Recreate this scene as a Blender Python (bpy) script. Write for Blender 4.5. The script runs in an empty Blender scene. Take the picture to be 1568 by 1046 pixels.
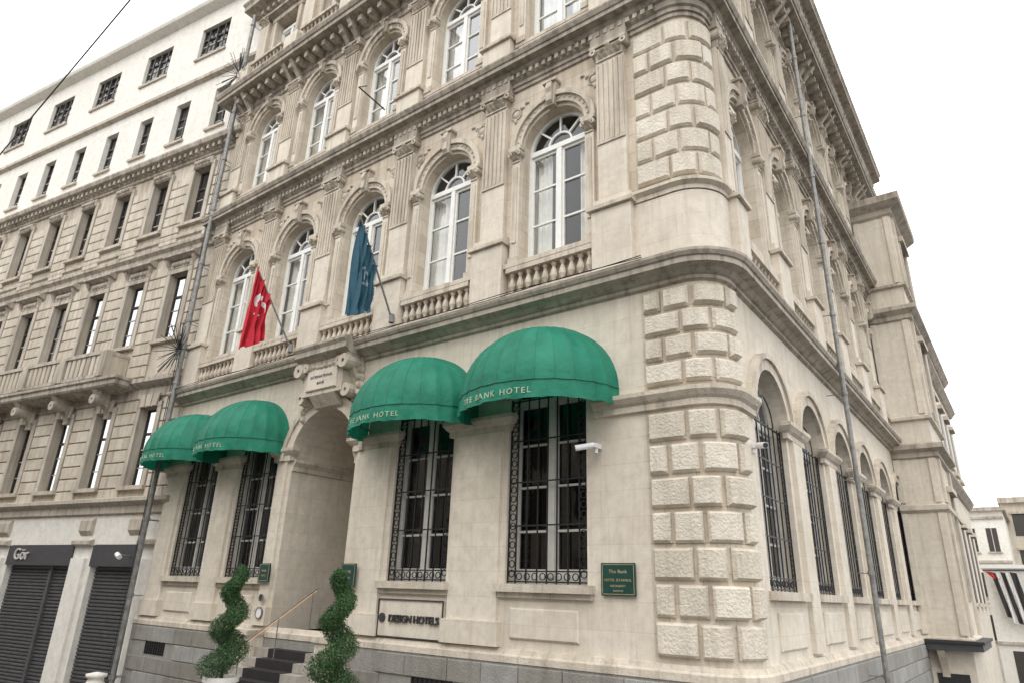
import bpy, math, random
from mathutils import Vector, Matrix
random.seed(7)
pi=math.pi
scene=bpy.context.scene
# ------------------------------------------------------------------ materials
def newmat(name):
    m=bpy.data.materials.new(name); m.use_nodes=True
    nt=m.node_tree; nt.nodes.clear()
    out=nt.nodes.new('ShaderNodeOutputMaterial')
    return m,nt,out
def N(nt,t,**kw):
    n=nt.nodes.new(t)
    for k,v in kw.items():
        if k in n.inputs: n.inputs[k].default_value=v
        else: setattr(n,k,v)
    return n
def noise(nt,scale,detail=3,rough=.6,map=None):
    tc=nt.nodes.new('ShaderNodeTexCoord'); mp=nt.nodes.new('ShaderNodeMapping')
    if map: mp.inputs['Scale'].default_value=map
    n=nt.nodes.new('ShaderNodeTexNoise'); n.inputs['Scale'].default_value=scale
    n.inputs['Detail'].default_value=detail; n.inputs['Roughness'].default_value=rough
    nt.links.new(tc.outputs['Object'],mp.inputs['Vector']); nt.links.new(mp.outputs['Vector'],n.inputs['Vector'])
    return n
def ramp(nt,src,stops):
    r=nt.nodes.new('ShaderNodeValToRGB'); e=r.color_ramp.elements
    while len(e)<len(stops): e.new(.5)
    for i,(p,c) in enumerate(stops):
        e[i].position=p; e[i].color=(c if len(c)==4 else (*c,1))
    nt.links.new(src,r.inputs['Fac']); return r
def mix(nt,fac,a,b,blend='MIX'):
    m=nt.nodes.new('ShaderNodeMix'); m.data_type='RGBA'; m.blend_type=blend
    if isinstance(fac,float): m.inputs[0].default_value=fac
    else: nt.links.new(fac,m.inputs[0])
    for i,s in ((6,a),(7,b)):
        if isinstance(s,tuple): m.inputs[i].default_value=(*s,1) if len(s)==3 else s
        else: nt.links.new(s,m.inputs[i])
    return m.outputs[2]
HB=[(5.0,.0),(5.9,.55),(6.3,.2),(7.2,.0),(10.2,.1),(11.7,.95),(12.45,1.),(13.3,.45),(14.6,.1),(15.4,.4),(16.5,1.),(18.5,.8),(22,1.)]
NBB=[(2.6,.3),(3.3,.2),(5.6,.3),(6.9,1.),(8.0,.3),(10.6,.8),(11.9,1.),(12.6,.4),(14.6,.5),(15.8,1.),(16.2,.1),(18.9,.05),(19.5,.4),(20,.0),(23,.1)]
def stone(name,base,dark,bump=.25,fine=45,streak=.5,stain=.5,rough=.85,joint=0.,island=0.,bw=1.1,bh=.42,bands=None,grime=.7):
    m,nt,out=newmat(name)
    b=N(nt,'ShaderNodeBsdfPrincipled',Roughness=rough); b.inputs['Specular IOR Level'].default_value=.25
    light=tuple(min(1,c*1.10) for c in base)
    n1=noise(nt,.9,3,.65); n2=noise(nt,1.0,3,.7,(5.5,5.5,.35)); n3=noise(nt,fine,1,.7); n4=noise(nt,5,4,.75)
    c=ramp(nt,n4.outputs['Fac'],[(.32,tuple(x*.86 for x in base)),(.5,base),(.7,light)]).outputs['Color']
    f1=ramp(nt,n1.outputs['Fac'],[(.42,(0,0,0)),(.72,(stain,)*3)]).outputs['Color']
    c=mix(nt,f1,c,tuple((x*.5+y*.5) for x,y in zip(base,dark)))
    f2=ramp(nt,n2.outputs['Fac'],[(.5,(0,0,0)),(.8,(streak,)*3)]).outputs['Color']
    c=mix(nt,f2,c,dark)
    if joint or bands:
        tc=nt.nodes.new('ShaderNodeTexCoord'); sx=nt.nodes.new('ShaderNodeSeparateXYZ'); nt.links.new(tc.outputs['Object'],sx.inputs[0])
    if joint:
        ad=nt.nodes.new('ShaderNodeMath'); ad.operation='ADD'; cb=nt.nodes.new('ShaderNodeCombineXYZ')
        nt.links.new(sx.outputs[0],ad.inputs[0]); nt.links.new(sx.outputs[1],ad.inputs[1])
        nt.links.new(ad.outputs[0],cb.inputs[0]); nt.links.new(sx.outputs[2],cb.inputs[1])
        br=nt.nodes.new('ShaderNodeTexBrick'); br.inputs['Scale'].default_value=1; br.inputs['Brick Width'].default_value=bw; br.inputs['Row Height'].default_value=bh
        br.inputs['Mortar Size'].default_value=.006; br.inputs['Mortar Smooth'].default_value=.3
        br.inputs['Color1'].default_value=(1.0,1.0,1.0,1); br.inputs['Color2'].default_value=(1-.16*joint,1-.19*joint,1-.24*joint,1); v=1-.5*joint; br.inputs['Mortar'].default_value=(v,v*.97,v*.93,1)
        nt.links.new(cb.outputs[0],br.inputs['Vector'])
        c=mix(nt,1.0,c,br.outputs['Color'],'MULTIPLY')
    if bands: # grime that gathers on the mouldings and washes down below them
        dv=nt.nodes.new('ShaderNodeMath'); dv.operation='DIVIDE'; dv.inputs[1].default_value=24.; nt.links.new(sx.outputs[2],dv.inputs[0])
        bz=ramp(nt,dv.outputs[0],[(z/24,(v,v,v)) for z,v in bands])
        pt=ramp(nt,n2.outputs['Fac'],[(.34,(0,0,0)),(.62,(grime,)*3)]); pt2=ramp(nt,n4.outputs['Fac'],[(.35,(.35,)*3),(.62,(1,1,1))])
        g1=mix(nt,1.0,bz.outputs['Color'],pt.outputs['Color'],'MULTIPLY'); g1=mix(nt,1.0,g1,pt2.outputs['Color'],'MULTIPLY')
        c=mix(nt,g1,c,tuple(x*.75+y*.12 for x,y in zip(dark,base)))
    if island:
        g=nt.nodes.new('ShaderNodeNewGeometry')
        rr=ramp(nt,g.outputs['Random Per Island'],[(0,(1-island,1-island*1.1,1-island*1.3)),(1,(1,1,1))])
        c=mix(nt,1.0,c,rr.outputs['Color'],'MULTIPLY')
    nt.links.new(c,b.inputs['Base Color'])
    bp=N(nt,'ShaderNodeBump',Strength=bump,Distance=.02)
    nt.links.new(n3.outputs['Fac'],bp.inputs['Height']); nt.links.new(bp.outputs['Normal'],b.inputs['Normal'])
    nt.links.new(b.outputs[0],out.inputs[0]); return m
def plain(name,col,rough=.5,metal=0,var=.15,scale=8,bump=0.,spec=.5):
    m,nt,out=newmat(name)
    b=N(nt,'ShaderNodeBsdfPrincipled',Roughness=rough,Metallic=metal); b.inputs['Specular IOR Level'].default_value=spec
    n=noise(nt,scale,2,.6)
    c=ramp(nt,n.outputs['Fac'],[(.3,tuple(x*(1-var) for x in col)),(.7,tuple(min(1,x*(1+var)) for x in col))])
    nt.links.new(c.outputs['Color'],b.inputs['Base Color'])
    if bump:
        bp=N(nt,'ShaderNodeBump',Strength=bump,Distance=.02); n2=noise(nt,scale*6,2,.6)
        nt.links.new(n2.outputs['Fac'],bp.inputs['Height']); nt.links.new(bp.outputs['Normal'],b.inputs['Normal'])
    nt.links.new(b.outputs[0],out.inputs[0]); return m
MAT={}
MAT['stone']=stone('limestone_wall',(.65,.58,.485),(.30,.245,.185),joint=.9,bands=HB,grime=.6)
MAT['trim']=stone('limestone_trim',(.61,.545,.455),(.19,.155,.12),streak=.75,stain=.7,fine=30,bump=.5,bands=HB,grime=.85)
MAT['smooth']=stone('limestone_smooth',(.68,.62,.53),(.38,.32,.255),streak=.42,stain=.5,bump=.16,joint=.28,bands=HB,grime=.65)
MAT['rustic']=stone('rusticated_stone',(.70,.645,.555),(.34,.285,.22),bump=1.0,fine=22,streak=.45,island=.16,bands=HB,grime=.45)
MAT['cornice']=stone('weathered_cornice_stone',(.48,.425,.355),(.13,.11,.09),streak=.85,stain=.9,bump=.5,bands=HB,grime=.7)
MAT['plinth']=stone('grey_plinth_stone',(.34,.335,.32),(.15,.145,.135),bump=.7,fine=35,island=.3)
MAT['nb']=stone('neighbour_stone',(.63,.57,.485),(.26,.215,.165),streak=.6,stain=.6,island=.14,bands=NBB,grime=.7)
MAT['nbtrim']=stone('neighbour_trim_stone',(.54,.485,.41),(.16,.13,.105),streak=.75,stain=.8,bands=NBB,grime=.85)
MAT['plaster']=stone('pale_plaster',(.74,.715,.66),(.50,.46,.40),streak=.3,stain=.35,bump=.08)
MAT['white']=plain('white_window_paint',(.76,.76,.73),.4,var=.05)
MAT['offwhite']=plain('off_white_paint',(.55,.535,.50),.5,var=.08)
MAT['dframe']=plain('dark_window_paint',(.045,.038,.034),.45)
MAT['iron']=plain('black_iron',(.02,.02,.022),.5,.3)
MAT['pipe']=plain('grey_pipe_metal',(.22,.22,.21),.5,.4,.3)
MAT['room']=plain('dark_room',(.07,.062,.055),.9)
MAT['curtain']=plain('sheer_curtain',(.78,.77,.73),.9,var=.08)
MAT['greenplaque']=plain('green_plaque_enamel',(.012,.055,.045),.35)
MAT['gold']=plain('gold_lettering',(.50,.40,.22),.45,.3)
MAT['cream']=plain('cream_lettering',(.42,.50,.36),.6)
MAT['lettering']=plain('dark_lettering',(.05,.045,.05),.4)
MAT['shutter']=plain('grey_shutter_metal',(.12,.12,.125),.5,.5,.2)
MAT['fascia']=plain('dark_fascia',(.05,.05,.055),.5)
MAT['red']=plain('red_flag_cloth',(.50,.012,.03),.8)
MAT['teal']=plain('blue_flag_cloth',(.022,.085,.125),.8)
MAT['flagwhite']=plain('white_flag_emblem',(.75,.72,.72),.8)
MAT['flagpale']=plain('pale_flag_emblem',(.22,.30,.34),.8)
MAT['whitepot']=plain('white_pot_glaze',(.75,.74,.71),.35,var=.05)
MAT['soil']=plain('soil',(.05,.035,.025),.95)
MAT['wood']=plain('twig_bark',(.10,.07,.045),.9,bump=.5)
MAT['carpet']=plain('dark_carpet',(.025,.02,.022),.95)
MAT['step']=stone('stone_step',(.40,.37,.33),(.2,.18,.15))
MAT['redcloth']=plain('red_banner',(.5,.03,.03),.8)
MAT['black']=plain('black_paint',(.02,.02,.02),.6)
MAT['camwhite']=plain('camera_housing_white',(.75,.75,.75),.35,var=.04)
MAT['roofing']=plain('roof_sheet',(.30,.30,.30),.6)
m,nt,out=newmat('green_awning_cloth')
b=N(nt,'ShaderNodeBsdfPrincipled',Roughness=.6); b.inputs['Specular IOR Level'].default_value=.3
n=noise(nt,2.2,4,.6)
c=ramp(nt,n.outputs['Fac'],[(.3,(.012,.175,.108)),(.7,(.026,.255,.165))])
nt.links.new(c.outputs['Color'],b.inputs['Base Color'])
tl=N(nt,'ShaderNodeBsdfTranslucent'); tl.inputs['Color'].default_value=(.02,.30,.18,1)
ms=N(nt,'ShaderNodeMixShader'); ms.inputs[0].default_value=.2
n2=noise(nt,5,2,.6); bp=N(nt,'ShaderNodeBump',Strength=.5,Distance=.05)
nt.links.new(n2.outputs['Fac'],bp.inputs['Height']); nt.links.new(bp.outputs['Normal'],b.inputs['Normal'])
nt.links.new(b.outputs[0],ms.inputs[1]); nt.links.new(tl.outputs[0],ms.inputs[2]); nt.links.new(ms.outputs[0],out.inputs[0])
MAT['awning']=m
MAT['seam']=plain('awning_seam',(.009,.13,.08),.6)
m,nt,out=newmat('box_leaves')
b=N(nt,'ShaderNodeBsdfPrincipled',Roughness=.5)
g=N(nt,'ShaderNodeNewGeometry')
c=ramp(nt,g.outputs['Random Per Island'],[(0,(.012,.045,.012)),(.6,(.03,.095,.022)),(1,(.075,.16,.04))])
nt.links.new(c.outputs['Color'],b.inputs['Base Color']); nt.links.new(b.outputs[0],out.inputs[0]); MAT['leaf']=m
def glassmat(name,base,bias,gain,pw):
    m,nt,out=newmat(name)
    tr=N(nt,'ShaderNodeBsdfTransparent'); tr.inputs['Color'].default_value=(*base,1)
    gl=N(nt,'ShaderNodeBsdfGlossy',Roughness=.03); gl.inputs['Color'].default_value=(.92,.93,.94,1)
    lw=nt.nodes.new('ShaderNodeLayerWeight'); lw.inputs['Blend'].default_value=.5
    p=nt.nodes.new('ShaderNodeMath'); p.operation='POWER'; p.inputs[1].default_value=pw; nt.links.new(lw.outputs['Facing'],p.inputs[0])
    ad=nt.nodes.new('ShaderNodeMath'); ad.operation='MULTIPLY_ADD'; ad.use_clamp=True; ad.inputs[1].default_value=gain; ad.inputs[2].default_value=bias
    nt.links.new(p.outputs[0],ad.inputs[0])
    n=noise(nt,1.1,2,.5); bp=N(nt,'ShaderNodeBump',Strength=.12,Distance=.08)
    nt.links.new(n.outputs['Fac'],bp.inputs['Height']); nt.links.new(bp.outputs['Normal'],gl.inputs['Normal'])
    ms=nt.nodes.new('ShaderNodeMixShader'); nt.links.new(ad.outputs[0],ms.inputs[0])
    nt.links.new(tr.outputs[0],ms.inputs[1]); nt.links.new(gl.outputs[0],ms.inputs[2]); nt.links.new(ms.outputs[0],out.inputs[0])
    return m
MAT['glass']=glassmat('window_glass',(.92,.93,.92),.05,1.0,2.5)
MAT['glass2']=glassmat('upper_window_glass',(.88,.90,.90),.16,1.0,2.2)
MAT['glassn']=glassmat('old_window_glass',(.6,.62,.62),.05,.45,3.0)
MAT['glassd']=glassmat('tinted_glass',(.5,.5,.5),.06,.8,3.)
m,nt,out=newmat('lit_handrail'); e=N(nt,'ShaderNodeEmission',Strength=1.0); e.inputs['Color'].default_value=(1,.55,.25,1); nt.links.new(e.outputs[0],out.inputs[0]); MAT['lit']=m
MAT['asphalt']=stone('asphalt',(.055,.055,.056),(.03,.03,.03),bump=.6,fine=60)
MAT['paving']=stone('paving_stone',(.24,.23,.215),(.12,.115,.105),bump=.5)

# ------------------------------------------------------------------ mesh builder
def empty(name,loc=(0,0,0)):
    e=bpy.data.objects.new(name,None); scene.collection.objects.link(e); e.location=loc; return e
class MB:
    def __init__(s): s.v=[]; s.f=[]; s.m=[]; s.mats=[]
    def mi(s,k):
        if k not in s.mats: s.mats.append(k)
        return s.mats.index(k)
    def add(s,vs,fs,k):
        o=len(s.v); i=s.mi(k); s.v.extend([tuple(p) for p in vs])
        for f in fs: s.f.append([a+o for a in f]); s.m.append(i)
    def build(s,name,parent=None,smooth=False,weld=False):
        me=bpy.data.meshes.new(name); me.from_pydata(s.v,[],s.f)
        for k in s.mats: me.materials.append(MAT[k])
        me.polygons.foreach_set('material_index',s.m)
        if smooth: me.polygons.foreach_set('use_smooth',[True]*len(s.f))
        me.update()
        ob=bpy.data.objects.new(name,me); scene.collection.objects.link(ob)
        if parent: ob.parent=parent
        return ob
class Fr:
    def __init__(s,o,u,n): s.o=o; s.u=u; s.n=n
    def P(s,u,d,z): return (s.o[0]+s.u[0]*u+s.n[0]*d, s.o[1]+s.u[1]*u+s.n[1]*d, z)
FF=Fr((0,0),(1,0),(0,-1)); FR=Fr((0,0),(0,1),(1,0))
BOXF=[(0,1,2,3),(4,7,6,5),(0,4,5,1),(1,5,6,2),(2,6,7,3),(3,7,4,0)]
def box(M,F,u0,u1,d0,d1,z0,z1,k):
    M.add([F.P(u0,d0,z0),F.P(u1,d0,z0),F.P(u1,d0,z1),F.P(u0,d0,z1),F.P(u0,d1,z0),F.P(u1,d1,z0),F.P(u1,d1,z1),F.P(u0,d1,z1)],BOXF,k)
def bbox(M,F,u0,u1,d0,d1,z0,z1,k,b=.03):
    M.add([F.P(u0,d0,z0),F.P(u1,d0,z0),F.P(u1,d0,z1),F.P(u0,d0,z1),
           F.P(u0,d1-b,z0),F.P(u1,d1-b,z0),F.P(u1,d1-b,z1),F.P(u0,d1-b,z1),
           F.P(u0+b,d1,z0+b),F.P(u1-b,d1,z0+b),F.P(u1-b,d1,z1-b),F.P(u0+b,d1,z1-b)],
          [(0,4,5,1),(1,5,6,2),(2,6,7,3),(3,7,4,0),(4,8,9,5),(5,9,10,6),(6,10,11,7),(7,11,8,4),(8,11,10,9)],k)
def prism(M,F,pts,d0,d1,k):
    n=len(pts)
    M.add([F.P(u,d0,z) for u,z in pts]+[F.P(u,d1,z) for u,z in pts],
          [list(range(n)),list(range(2*n-1,n-1,-1))]+[(i,(i+1)%n,n+(i+1)%n,n+i) for i in range(n)],k)
def sprism(M,F,pts,u0,u1,k):
    n=len(pts)
    M.add([F.P(u0,d,z) for d,z in pts]+[F.P(u1,d,z) for d,z in pts],
          [list(range(n)),list(range(2*n-1,n-1,-1))]+[(i,(i+1)%n,n+(i+1)%n,n+i) for i in range(n)],k)
def ring(M,F,uc,zc,r0,r1,d0,d1,k,n=18,a0=0,a1=pi):
    vs=[];fs=[]
    for i in range(n+1):
        a=a0+(a1-a0)*i/n; c,s_=math.cos(a),math.sin(a)
        vs+= [F.P(uc+r0*c,d0,zc+r0*s_),F.P(uc+r1*c,d0,zc+r1*s_),F.P(uc+r1*c,d1,zc+r1*s_),F.P(uc+r0*c,d1,zc+r0*s_)]
    for i in range(n):
        o=i*4
        for a,b in ((0,1),(1,2),(2,3),(3,0)): fs.append((o+a,o+b,o+4+b,o+4+a))
    fs.append((0,1,2,3)); fs.append((n*4,n*4+3,n*4+2,n*4+1))
    M.add(vs,fs,k)
def tube(M,pts,r,k,n=7,r2=None):
    pts=[Vector(p) for p in pts]; vs=[];fs=[]
    for i,p in enumerate(pts):
        t=(pts[min(i+1,len(pts)-1)]-pts[max(i-1,0)]).normalized()
        a=t.cross(Vector((0,0,1)));
        if a.length<.05: a=t.cross(Vector((1,0,0)))
        a.normalize(); b=t.cross(a)
        rr=r if r2 is None else r+(r2-r)*i/(len(pts)-1)
        for j in range(n):
            q=2*pi*j/n; vs.append(p+a*rr*math.cos(q)+b*rr*math.sin(q))
    for i in range(len(pts)-1):
        for j in range(n): fs.append((i*n+j,i*n+(j+1)%n,(i+1)*n+(j+1)%n,(i+1)*n+j))
    fs.append(list(range(n-1,-1,-1))); fs.append([(len(pts)-1)*n+j for j in range(n)])
    M.add(vs,fs,k)
def lathe(M,x,y,prof,k,n=10):
    vs=[];fs=[]
    for r,z in prof:
        for j in range(n): a=2*pi*j/n; vs.append((x+r*math.cos(a),y+r*math.sin(a),z))
    for i in range(len(prof)-1):
        for j in range(n): fs.append((i*n+j,i*n+(j+1)%n,(i+1)*n+(j+1)%n,(i+1)*n+j))
    fs.append([(len(prof)-1)*n+j for j in range(n)])
    M.add(vs,fs,k)
def blob(M,F,u,d,z,ru,rd,rz,k,n=8): # small carved boss
    vs=[];fs=[]; m=4
    for i in range(m+1):
        a=pi/2*i/m
        for j in range(n):
            t=2*pi*j/n; vs.append(F.P(u+ru*math.cos(a)*math.cos(t),d+rd*math.sin(a),z+rz*math.cos(a)*math.sin(t)))
    for i in range(m):
        for j in range(n): fs.append((i*n+j,i*n+(j+1)%n,(i+1)*n+(j+1)%n,(i+1)*n+j))
    M.add(vs,fs,k)
def offs(path,d):
    out=[]
    for i,p in enumerate(path):
        ns=[]
        if i>0: a=Vector(p)-Vector(path[i-1]); a.normalize(); ns.append(Vector((a.y,-a.x)))
        if i<len(path)-1: a=Vector(path[i+1])-Vector(p); a.normalize(); ns.append(Vector((a.y,-a.x)))
        if len(ns)==2:
            n=(ns[0]+ns[1]).normalized(); sc=1/max(.3,n.dot(ns[0]))
        else: n=ns[0]; sc=1
        out.append((p[0]+n.x*d*sc,p[1]+n.y*d*sc))
    return out
def mould(M,path,prof,k):
    rows=[[(x,y,z) for x,y in offs(path,d)] for d,z in prof]
    vs=[p for r in rows for p in r]; w=len(path); fs=[]
    for i in range(len(rows)-1):
        for j in range(w-1): fs.append((i*w+j,i*w+j+1,(i+1)*w+j+1,(i+1)*w+j))
    fs.append([i*w for i in range(len(rows))]); fs.append([i*w+w-1 for i in range(len(rows)-1,-1,-1)])
    M.add(vs,fs,k)
def wall_bay(M,F,uL,uR,z0,z1,uc,hw,zs,zt,arch,depth,k,kr=None,n=18):
    kr=kr or k
    def q(a,b,c,d): 
        if abs(b-a)>1e-4 and abs(d-c)>1e-4: M.add([F.P(a,0,c),F.P(b,0,c),F.P(b,0,d),F.P(a,0,d)],[(0,1,2,3)],k)
    q(uL,uc-hw,z0,z1); q(uc+hw,uR,z0,z1); q(uc-hw,uc+hw,z0,zs)
    if arch:
        pts=[(uc-hw*math.cos(pi*i/n),zt+hw*math.sin(pi*i/n)) for i in range(n+1)]
    else: pts=[(uc-hw,zt),(uc+hw,zt)]
    for a,b in zip(pts,pts[1:]):
        M.add([F.P(a[0],0,a[1]),F.P(b[0],0,b[1]),F.P(b[0],0,z1),F.P(a[0],0,z1)],[(0,1,2,3)],k)
    loop=[(uc-hw,zs)]+pts+[(uc+hw,zs)]
    L=len(loop)
    M.add([F.P(u,0,z) for u,z in loop]+[F.P(u,-depth,z) for u,z in loop],[(i,(i+1)%L,L+(i+1)%L,L+i) for i in range(L)],kr)
def capital(M,F,uc,w,d,z0,z1,k='trim'):
    h=z1-z0; hw=w/2
    prism(M,F,[(uc-hw*.92,z0),(uc+hw*.92,z0),(uc+hw*1.2,z0+h*.72),(uc-hw*1.2,z0+h*.72)],0.0,d*1.05,k)
    sprism(M,F,[(d*1.04,z0),(d*1.04+.07,z0+h*.7),(d*1.04,z0+h*.7)],uc-hw*1.0,uc+hw*1.0,k)
    box(M,F,uc-hw*1.35,uc+hw*1.35,0,d+.10,z0+h*.8,z1,k)
    box(M,F,uc-hw*.95,uc+hw*.95,0,d+.025,z0-.05,z0-.01,k)
    r=h*.24
    for sx in (-1,1):
        ring(M,F,uc+sx*hw*1.12,z0+h*.6,r*.35,r,.0,d+.095,k,10,0,2*pi)
    nl=max(2,int(w/.14))
    for row in (0,1):
        for i in range(nl+(row)):
            c=uc-hw*.85+(w*.85)*(i+.5-.5*row)/nl; zz=z0+h*.02+row*h*.25
            M.add([F.P(c-.05,d*1.04,zz),F.P(c+.05,d*1.04,zz),F.P(c+.055,d+.07+.02*row,zz+h*.26),F.P(c-.055,d+.07+.02*row,zz+h*.26),F.P(c,d+.10+.02*row,zz+h*.2),F.P(c,d+.03,zz+h*.34)],
                  [(0,1,4),(1,2,4),(2,3,4),(3,0,4),(2,5,3)],k)
    blob(M,F,uc,d+.08,z0+h*.72,.06,.07,h*.2,k)
def keystone(M,F,uc,z0,z1,d,k='trim'):
    h=z1-z0
    prism(M,F,[(uc-.09,z0),(uc+.09,z0),(uc+.14,z1-.06),(uc-.14,z1-.06)],0,d,k)
    box(M,F,uc-.18,uc+.18,0,d+.06,z1-.06,z1,k)
    sprism(M,F,[(d,z0+.02),(d+.07,z0+.08),(d+.06,z0+h*.45),(d+.1,z0+h*.6),(d+.05,z1-.07),(d,z1-.07)],uc-.07,uc+.07,k)
def console(M,F,uc,w,z0,z1,d,k='trim'):
    h=z1-z0; pts=[(0,z0)]
    for i in range(9):
        t=i/8; pts.append((d*(.18+.82*(t**1.7))+.05*math.sin(t*2*pi)*-1*d, z0+h*t))
    pts.append((0,z1)); sprism(M,F,pts,uc-w/2,uc+w/2,k)
def garland(M,F,ua,ub,z,sag,d,k='trim'):
    pts=[]
    for i in range(9):
        t=i/8; pts.append(F.P(ua+(ub-ua)*t,d+.015,z-sag*(1-(2*t-1)**2)))
    for i in range(8):
        t=(i+.5)/8; rr=.028+.022*(1-(2*t-1)**2)
        blob(M,F,ua+(ub-ua)*t,d-.005,z-sag*(1-(2*t-1)**2),rr*1.2,rr*1.3,rr,k,7)
def baluster_row(M,F,u0,u1,z0,z1,d,k='trim',sp=.2,dep=.16):
    box(M,F,u0,u1,d-dep/2-.03,d+dep/2+.03,z1-.1,z1,k); box(M,F,u0,u1,d-dep/2,d+dep/2,z0,z0+.1,k)
    n=max(1,int((u1-u0)/sp)); h=z1-z0-.2; r=.075
    for i in range(n):
        u=u0+(u1-u0)*(i+.5)/n; p=F.P(u,d,0)
        lathe(M,p[0],p[1],[(r*.8,z0+.1),(r*.8,z0+.1+h*.08),(r*.45,z0+.1+h*.14),(r,z0+.1+h*.35),(r*.9,z0+.1+h*.48),(r*.4,z0+.1+h*.78),(r*.75,z0+.1+h*.88),(r*.8,z0+.1+h)],k,8)
def dentils(M,F,u0,u1,d0,d1,z0,z1,k='trim',w=.09,sp=.17):
    n=int((u1-u0)/sp)
    for i in range(n):
        u=u0+(u1-u0)*(i+.5)/n; box(M,F,u-w/2,u+w/2,d0,d1,z0,z1,k)
def curtain(M,F,u0,u1,z0,z1,d,k='curtain',amp=.035,wl=.12):
    n=max(6,int((u1-u0)/.02)); vs=[];fs=[]
    ph=random.random()*6
    for i in range(n+1):
        u=u0+(u1-u0)*i/n
        dd=d+amp*math.sin(2*pi*(u-u0)/wl+ph)+amp*.4*math.sin(2*pi*(u-u0)/(wl*2.7)+ph*2)
        vs+=[F.P(u,dd,z0),F.P(u+.01*math.sin(ph+i),dd,z1)]
    for i in range(n): fs.append((2*i,2*i+2,2*i+3,2*i+1))
    M.add(vs,fs,k)
def arched_window(W,G,C,F,uc,hw,zs,zsp,dep,k='white',curt=True,glass='glass',arch=True,bars=2):
    d0,d1=-dep-.06,-dep+.02
    fw=.07
    box(W,F,uc-hw,uc-hw+fw,d0,d1,zs,zsp,k); box(W,F,uc+hw-fw,uc+hw,d0,d1,zs,zsp,k)
    box(W,F,uc-hw+fw,uc+hw-fw,d0,d1,zs,zs+.12,k)
    box(W,F,uc-.06,uc+.06,d0,d1+.03,zs+.12,zsp-.1,k)
    box(W,F,uc-hw+fw,uc+hw-fw,d0,d1+.035,zsp-.1,zsp+.02,k)
    for sx in (-1,1):
        a,b=(uc-hw+fw,uc-.06) if sx<0 else (uc+.06,uc+hw-fw)
        box(W,F,a,a+.045,d0+.01,d1-.015,zs+.12,zsp-.1,k); box(W,F,b-.045,b,d0+.01,d1-.015,zs+.12,zsp-.1,k)
        for i in range(bars):
            z=zs+.12+(zsp-.22-zs)*(i+1)/(bars+1); box(W,F,a+.045,b-.045,d0+.015,d1-.02,z-.02,z+.02,k)
        box(W,F,a+.045,b-.045,d0+.012,d1-.018,zs+.12,zs+.26,k); box(W,F,a+.045,b-.045,d0+.012,d1-.018,zsp-.16,zsp-.1,k)
    if arch:
        ring(W,F,uc,zsp,hw-fw,hw,d0,d1,k); ring(W,F,uc,zsp+.02,hw*.38-.03,hw*.38+.012,d0+.015,d1-.01,k,14)
        for a in (pi*.25,pi*.5,pi*.75):
            c,s=math.cos(a),math.sin(a); r0,r1=hw*.38,hw-fw+.01; t=.02
            prism(W,F,[(uc+r0*c-t*s,zsp+.01+r0*s+t*c),(uc+r0*c+t*s,zsp+.01+r0*s-t*c),(uc+r1*c+t*s,zsp+r1*s-t*c),(uc+r1*c-t*s,zsp+r1*s+t*c)],d0+.018,d1-.013,k)
    # each leaf and the fanlight are separate panes, very slightly out of true
    def pane(pts):
        t1,t2=random.uniform(-.012,.012),random.uniform(-.012,.012)
        cu=sum(p[0] for p in pts)/len(pts); cz=sum(p[1] for p in pts)/len(pts)
        G.add([F.P(u,-dep-.035+t1*(u-cu)+t2*(z-cz)*.5,z) for u,z in pts],[list(range(len(pts)))],glass)
    zt=zsp-.05 if arch else zsp+.3
    pane([(uc-hw+.03,zs+.03),(uc-.02,zs+.03),(uc-.02,zt),(uc-hw+.03,zt)]); pane([(uc+.02,zs+.03),(uc+hw-.03,zs+.03),(uc+hw-.03,zt),(uc+.02,zt)])
    if arch: pane([(uc-(hw-.02)*math.cos(pi*i/16),zsp-.04+(hw-.0)*math.sin(pi*i/16)) for i in range(17)])
    if curt:
        r=random.uniform(.30,.46); zt=zsp-.02
        curtain(C,F,uc-hw+.02,uc-hw+2*hw*r,zs,zt,-dep-.2); curtain(C,F,uc+hw-2*hw*r*random.uniform(.8,1.),uc+hw-.02,zs,zt,-dep-.2)

# ------------------------------------------------------------------ HOTEL
hotel=empty('bank_hotel_building')
Wl=MB();T=MB();Cn=MB();Q=MB();Wn=MB();G=MB();Cu=MB();Ir=MB();Pl=MB();Rm=MB()
XL=-16.6; YR=25.0
R=.6
arc=[(-R+R*math.sin(a),R-R*math.cos(a)) for a in [pi/2*i/10 for i in range(11)]]
path=[(XL,1.2),(XL,0)]+arc+[(0,YR)]
cpath=[(-1.35,0)]+arc+[(0,.75)]
mould(Wl,cpath,[(0,-.2),(0,22)],'stone')
Wl.add([(XL,0,-.2),(XL,1.5,-.2),(XL,1.5,22),(XL,0,22)],[(0,1,2,3)],'stone')
GFc=[(-14.75,.8),(-12.1,.8),(-6.3,.8),(-3.3,.83)]
gfb=[(XL,-13.42),(-13.42,-11.0),(-7.95,-4.8),(-4.8,-1.35)]
SP=3.9; SPF=4.35
for (c,hw),(a,b) in zip(GFc,gfb): wall_bay(Wl,FF,a,b,-.2,6.0,c,hw,1.05,SPF,True,.3,'smooth')
EC=-9.55; EH=1.15
wall_bay(Wl,FF,-11.0,-7.95,-.2,6.0,EC,EH,-.02,3.75,True,2.2,'smooth')
f1=[-14.8,-11.95,-9.1,-6.2,-3.2]; fb=[XL,-13.38,-10.52,-7.65,-4.7,-1.35]
rc=[2.2+2.8*i for i in range(8)]; rb=[.75]+[3.6+2.8*i for i in range(7)]+[YR]
HW=.78; ZS1=7.16; ZS2=12.98
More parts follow.
